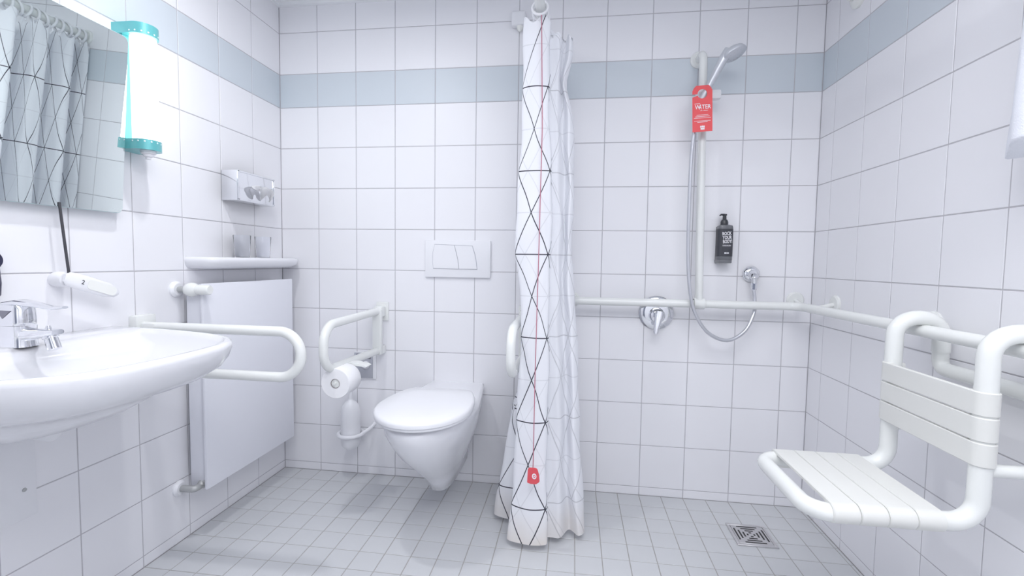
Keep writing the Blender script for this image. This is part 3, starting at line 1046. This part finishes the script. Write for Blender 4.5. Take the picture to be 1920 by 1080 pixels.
obj('rear_bar', bm, 'nylon', t, ang=60)
for y in (YF, YN):
    obj('wall_strut', tube(NB(), [(XP, y, .652), (W - .012, y, .652)], .014, 14), 'nylon', t)
    obj('wall_pad', lathe(NB(), [(0, 0), (.028, 0), (.028, .009), (.02, .013), (0, .013)], (W, y, .652), (-1, 0, 0), 24), 'nylon', t)
# seat slats wrapped round the side tubes
def wrap_section(c, r, th, y_inner, sgn, top):
    pass
def slat(lo, hi, horizontal):
    """a slat running between the two tubes and wrapped around them"""
    rr = FR + .0035
    prof = []
    # profile in (y, h) plane, h = out of the surface, going round: top flat, round near tube, back underneath, far tube
    n = 12
    for k in range(n + 1):
        a = PI / 2 + PI * k / n
        prof.append((YN + rr * math.cos(a), rr * math.sin(a)))
    prof.append((YN + .012, -rr))
    prof.append((YN + .02, rr - .006))
    prof.append((YF - .02, rr - .006))
    prof.append((YF - .012, -rr))
    for k in range(n + 1):
        a = -PI / 2 + PI * k / n
        prof.append((YF + rr * math.cos(a), rr * math.sin(a)))
    bm = NB()
    e = .002
    def sect(s, ins):
        out = []
        for y, h in prof:
            cy_ = YN if y < (YN + YF) / 2 else YF
            if abs(y - cy_) < .018 or abs(h) > .0 and (y < YN or y > YF):
                dy, dh = y - cy_, h
                L = math.hypot(dy, dh)
                f_ = (L - ins) / L
                y2, h2 = cy_ + dy * f_, dh * f_
            else:
                y2, h2 = y, h - ins
            out.append(V((s, y2, ZS + h2)) if horizontal else V((XP - h2, y2, s)))
        return out
    loft(bm, [sect(lo, e), sect(lo + e, 0), sect(hi - e, 0), sect(hi, e)])
    return bm
for k in range(4):
    x0 = 2.062 + k * .0575
    obj('seat_slat', slat(x0, x0 + .0555, True), 'nylon_seat', t, ang=40)
for k in range(3):
    z0_ = .664 + k * .0555
    obj('back_slat', slat(z0_, z0_ + .0520, False), 'nylon_seat', t, ang=40)

# ------------------------------------------------------------------ towel at the right edge
t = thing('towel', 'white towel hanging on the right wall at the picture edge', 'towel', (W - .06, -1.13, 1.7))
bm = NB()
ny, nz = 25, 30
ringsT = []
for j in range(nz + 1):
    s = j / nz
    z = 1.352 + .50 * s
    wid = .118 - .050 * s ** 1.3
    rr = []
    for k in range(32):
        a = 2 * PI * k / 32
        rad_ = 1 + .10 * math.sin(5 * a + 1.5 * s)
        rr.append(V((W - .068 + (.06 - .012 * s) * rad_ * math.cos(a), -1.108 + wid * rad_ * math.sin(a), z + (.012 * math.cos(a * 2) if j == 0 else 0))))
    ringsT.append(rr)
cen = V((W - .062, -1.125, 1.35))
ringsT.insert(0, [cen + (p - cen) * .80 + V((0, 0, -.004)) for p in ringsT[0]])
loft(bm, ringsT)
obj('towel_cloth', bm, 'towel', t, ang=70)
bm = NB()
tube(bm, fillet([(W - .001, -1.125, 1.84), (W - .06, -1.125, 1.84), (W - .06, -1.125, 1.875)], .012, 5), .007, 12)
obj('hook', bm, 'chrome', t)

# round fitting at the top of the right wall
t = thing('wall_fitting', 'small round off-white fitting high on the right wall near the corner', 'fitting', (W, -.235, 2.14))
fcx = V((W, -.236, 2.108))
obj('rosette', lathe(NB(), [(0, 0), (.045, 0), (.045, .008), (.036, .016), (.018, .02), (.018, .034), (.012, .038), (0, .038)], fcx, (-1, 0, 0), 32), 'plastic_dim', t)
obj('hole', lathe(NB(), [(0, 0), (.009, 0), (.009, .001), (0, .001)], fcx + V((-.0385, 0, -.0)), (-1, 0, 0), 16), 'pipe_grey', t)

# dark rounded object at the left edge
t = thing('navy_appliance', 'dark navy rounded appliance on the wall above the washbasin, at the left picture edge', 'appliance', (0, -1.2, 1.04))
obj('barrel', lathe(NB(), [(0, 0), (.024, 0), (.028, .006), (.028, .02), (.022, .03), (0, .032)], (.0, -1.207, 1.076), (1, 0, 0), 28), 'navy', t)
obj('grip', lathe(NB(), [(0, 0), (.012, .0), (.018, .01), (.02, .04), (.018, .075), (0, .08)], (.018, -1.206, .978), (0, 0, 1), 24), 'navy', t)

# ------------------------------------------------------------------ curtain rail, rings, curtain
RX, RZ = 1.325, 2.058
t = thing('curtain_rail', 'white shower curtain rail running from the back wall towards the viewer', 'rail', (RX, 0, RZ))
bm = NB()
tube(bm, fillet([(RX, -.002, RZ), (RX, -1.25, RZ), (W - .002, -1.25, RZ)], .12, 10), .019, 18)
obj('rail_tube', bm, 'nylon', t, ang=60)
obj('rosette', lathe(NB(), ros, (RX, 0, RZ), (0, -1, 0), 28), 'nylon', t)
obj('rosette', lathe(NB(), ros, (W, -1.25, RZ), (-1, 0, 0), 28), 'nylon', t)

# white switch box near the rail
t = thing('pull_switch', 'small off-white switch box high on the back wall left of the curtain', 'switch', (1.2, 0, 2.19))
obj('housing', box(NB(), (1.165, -.035, 2.165), (1.232, 0, 2.232), .012, 3), 'plastic', t)
obj('nozzle', lathe(NB(), [(0, 0), (.016, 0), (.014, -.012), (.006, -.022), (0, -.022)], (1.205, -.02, 2.166), (0, 0, 1), 16), 'plastic_dim', t)

# the fold path of the curtain, from the back wall to the front edge, at the hem
hem = [(1.22, -.014, 'l'), (1.30, -.03, 'm'), (1.42, -.045, 'r'), (1.42, -.09, 'r'), (1.21, -.115, 'l'), (1.19, -.165, 'l'), (1.40, -.19, 'r'), (1.42, -.235, 'r'), (1.25, -.265, 'l'),
       (1.165, -.305, 'l'), (1.185, -.34, 'l'), (1.28, -.355, 'm'), (1.42, -.345, 'r'), (1.51, -.355, 'D'), (1.535, -.39, 'D'), (1.508, -.428, 'D'), (1.474, -.388, 'D'), (1.447, -.445, 'D'), (1.408, -.448, 'D'),
       (1.30, -.458, 'm'), (1.247, -.472, 'A'), (1.256, -.497, 'A'), (1.325, -.517, 'A'), (1.385, -.505, 'A'), (1.396, -.482, 'A')]
def lerp(a, b, t_):
    return a + (b - a) * t_
LEV = [.03, .42, .62, .88, 1.12, 2.03]
FY_ = [1.0, .90, .87, .835, .80, .725]
rngA = [(1.247, 1.396), (1.266, 1.388), (1.275, 1.384), (1.275, 1.384), (1.252, 1.386), (1.268, 1.362)]
rngD = [(1.408, 1.535), (1.392, 1.515), (1.388, 1.50), (1.388, 1.485), (1.388, 1.468), (1.372, 1.452)]
rngl = [None, 1.23, 1.285, 1.285, 1.28, 1.285]
rngr = [None, 1.43, 1.42, 1.41, 1.405, 1.375]
ctrl = []
for lv in range(len(LEV)):
    row = []
    for x, y, c in hem:
        yy = -.012 + (y + .012) * FY_[lv]
        if lv == 0 or c == 'm':
            xx = x if lv == 0 else lerp(x, 1.325, .5)
        elif c == 'A':
            f_ = (x - rngA[0][0]) / (rngA[0][1] - rngA[0][0])
            xx = lerp(*rngA[lv], f_)
        elif c == 'D':
            f_ = (x - rngD[0][0]) / (rngD[0][1] - rngD[0][0])
            xx = lerp(*rngD[lv], f_)
        elif c == 'l':
            xx = rngl[lv] + (x - 1.19) * .15
        else:
            xx = rngr[lv] + (x - 1.42) * .3
        row.append(V((xx, yy, LEV[lv])))
    ctrl.append(spline(row, 9))
NS = len(ctrl[0])
arc = [0]
for k in range(1, NS):
    arc.append(arc[-1] + (ctrl[0][k] - ctrl[0][k - 1]).length)
NZ = 56
bm = NB()
uvl = bm.loops.layers.uv.new('UVMap')
gridv = []
uvs = {}
for j in range(NZ + 1):
    z = .03 + (2.03 - .03) * j / NZ
    lv = 0
    while lv < len(LEV) - 2 and z > LEV[lv + 1]:
        lv += 1
    f_ = (z - LEV[lv]) / (LEV[lv + 1] - LEV[lv])
    g_ = f_ * f_ * (3 - 2 * f_) * .5 + f_ * .5
    row = []
    for k in range(NS):
        p = ctrl[lv][k].lerp(ctrl[lv + 1][k], g_)
        wob = .004 * math.sin(9 * z + 13 * arc[k]) + .0025 * math.sin(23 * z - 31 * arc[k])
        ztop = 0
        if j == NZ:
            ztop = -.028 * (.5 + .5 * math.cos(arc[k] * 2 * PI / .11)) - (.045 if 13 < k / NS * len(hem) < 19.2 else 0)
        elif j == NZ - 1:
            ztop = -.5 * (.045 if 13 < k / NS * len(hem) < 19.2 else 0)
        if 13 < k / NS * len(hem) < 19.2:
            p = p - V((.022 * math.exp(-((z - 1.80) / .07) ** 2) * max(0, (p.x - 1.38) / .07), 0, 0))
        v = bm.verts.new((p.x + wob * .9, p.y + wob * .7, z + ztop))
        uvs[v] = (arc[k], z)
        row.append(v)
    gridv.append(row)
for j in range(NZ):
    for k in range(NS - 1):
        f = bm.faces.new((gridv[j][k], gridv[j][k + 1], gridv[j + 1][k + 1], gridv[j + 1][k]))
        for l in f.loops:
            l[uvl].uv = uvs[l.vert]

# printed fabric
cm = bpy.data.materials.new('printed_curtain_fabric')
cm.use_nodes = True
nt = cm.node_tree
for n in list(nt.nodes):
    nt.nodes.remove(n)
def N(kind, **kw):
    n = nt.nodes.new(kind)
    for k, v in kw.items():
        setattr(n, k, v)
    return n
def math_(op, a, b=None, c=None):
    n = N('ShaderNodeMath', operation=op)
    for i, x in enumerate((a, b, c)):
        if x is None:
            continue
        if isinstance(x, (int, float)):
            n.inputs[i].default_value = x
        else:
            nt.links.new(x, n.inputs[i])
    return n.outputs[0]
uvn = N('ShaderNodeUVMap')
sep = N('ShaderNodeSeparateXYZ')
nt.links.new(uvn.outputs[0], sep.inputs[0])
def lattice(cw, ch, ou, ov, width, drop):
    u = math_('DIVIDE', math_('ADD', sep.outputs[0], ou), cw)
    v = math_('DIVIDE', math_('ADD', sep.outputs[1], ov), ch)
    fu, fv = math_('FRACT', u), math_('FRACT', v)
    k = cw * ch / math.hypot(cw, ch)
    dh = math_('MULTIPLY', math_('MINIMUM', fv, math_('SUBTRACT', 1, fv)), ch)
    d1 = math_('MULTIPLY', math_('ABSOLUTE', math_('SUBTRACT', fu, fv)), k)
    d2 = math_('MULTIPLY', math_('ABSOLUTE', math_('SUBTRACT', math_('ADD', fu, fv), 1)), k)
    # some diagonals are left out, cell by cell
    comb = N('ShaderNodeCombineXYZ')
    nt.links.new(math_('FLOOR', u), comb.inputs[0])
    nt.links.new(math_('FLOOR', v), comb.inputs[1])
    wn = N('ShaderNodeTexWhiteNoise', noise_dimensions='2D')
    nt.links.new(comb.outputs[0], wn.inputs['Vector'])
    d2 = math_('ADD', d2, math_('MULTIPLY', math_('LESS_THAN', wn.outputs['Value'], drop), 1))
    d = math_('MINIMUM', dh, math_('MINIMUM', d1, d2))
    mr = N('ShaderNodeMapRange')
    mr.inputs['From Min'].default_value = width * .6
    mr.inputs['From Max'].default_value = width * 1.3
    mr.inputs['To Min'].default_value = 1
    mr.inputs['To Max'].default_value = 0
    nt.links.new(d, mr.inputs['Value'])
    return mr.outputs[0]
total = arc[-1]
m1 = lattice(.155, .32, -(total - .025) + 20 * .155, -.16 + .32, .0021, .12)
m2 = lattice(.21, .32, .03, .0, .0018, .3)
geo = N('ShaderNodeNewGeometry')
front = math_('SUBTRACT', 1, math_('MULTIPLY', geo.outputs['Backfacing'], .72))
mask = math_('MAXIMUM', math_('MULTIPLY', m1, front), math_('MULTIPLY', m2, .14))
# beige water mark near the hem
st = N('ShaderNodeTexNoise')
st.inputs['Scale'].default_value = 9
nt.links.new(uvn.outputs[0], st.inputs['Vector'])
hemr = N('ShaderNodeMapRange')
hemr.inputs['From Min'].default_value = .16
hemr.inputs['From Max'].default_value = .03
nt.links.new(sep.outputs[1], hemr.inputs['Value'])
stain = math_('MULTIPLY', math_('MULTIPLY', hemr.outputs[0], st.outputs['Fac']), .75)
mxs = N('ShaderNodeMix', data_type='RGBA')
mxs.inputs['A'].default_value = (.90, .91, .945, 1)
mxs.inputs['B'].default_value = (.80, .70, .58, 1)
nt.links.new(stain, mxs.inputs['Factor'])
mxl = N('ShaderNodeMix', data_type='RGBA')
mxl.inputs['B'].default_value = (.035, .035, .05, 1)
nt.links.new(mxs.outputs['Result'], mxl.inputs['A'])
nt.links.new(mask, mxl.inputs['Factor'])
dif = N('ShaderNodeBsdfDiffuse')
trl = N('ShaderNodeBsdfTranslucent')
nt.links.new(mxl.outputs['Result'], dif.inputs[0])
nt.links.new(mxl.outputs['Result'], trl.inputs[0])
mxb = N('ShaderNodeMixShader')
mxb.inputs[0].default_value = .26
nt.links.new(dif.outputs[0], mxb.inputs[1])
nt.links.new(trl.outputs[0], mxb.inputs[2])
out = N('ShaderNodeOutputMaterial')
nt.links.new(mxb.outputs[0], out.inputs[0])

t = thing('shower_curtain', 'white shower curtain with thin black geometric lines, drawn back in folds', 'curtain', (RX, -.27, .03))
fab = bpy.data.meshes.new('fabric')
bm.to_mesh(fab)
bm.free()
fab.polygons.foreach_set('use_smooth', [True] * len(fab.polygons))
fab.materials.append(cm)
fo = bpy.data.objects.new('fabric', fab)
COL.objects.link(fo)
fo.parent = t
fo.matrix_parent_inverse = Matrix.Translation(-t.location)
for k in range(11):
    y = -.03 - .035 * k
    bm = NB()
    tl = .012 * math.sin(k * 2.1)
    tube(bm, [(RX + .029 * math.cos(2 * PI * i / 24), y + tl * math.sin(2 * PI * i / 24), RZ - .006 + .030 * math.sin(2 * PI * i / 24)) for i in range(24)], .0055, 10, closed=True)
    tube(bm, [(RX, y, RZ - .036), (RX, y, RZ - .05)], .004, 8)
    obj('curtain_ring', bm, 'plastic', t, ang=70)

# ------------------------------------------------------------------ emergency cord
t = thing('emergency_cord', 'red emergency pull cord with red tag hanging in front of the shower curtain', 'cord', (1.34, -.54, .29))
bm = NB()
tube(bm, [(1.332, -.392, 2.02), (1.343, -.402, 1.6), (1.340, -.432, 1.1), (1.338, -.475, .7), (1.341, -.535, .33)], .0017, 8)
obj('cord', bm, 'red_cord', t)
q = V((1.342, -.540, .313))
bm = NB()
shp = [(-.024, -.036), (-.010, -.040), (.014, -.038), (.028, -.024), (.026, .006), (.018, .034), (.010, .038), (-.016, .036), (-.022, .028)]
prism(bm, [(a * .88, b * .78) for a, b in shp], lambda a, b, c: q + V((a, -c - a * .15, b)), .007)
bmesh.ops.bevel(bm, geom=list(bm.edges), offset=.0015, segments=2, affect='EDGES')
tg = obj('pull_tag', bm, 'red_plastic', t)
bm = NB()
lathe(bm, [(.006, 0), (.0105, 0), (.0105, .001), (.006, .001), (.006, 0)], q + V((.005, -.0076, 0)), (-.14, -1, 0), 24, sx=.8)
obj('ring_symbol', bm, 'print_white', tg, smooth=False)
bm = NB()
lathe(bm, [(0, 0), (.0025, 0), (.0025, .001), (0, .001)], q + V((.005, -.0076, 0)), (-.14, -1, 0), 10)
obj('dot_symbol', bm, 'print_white', tg, smooth=False)
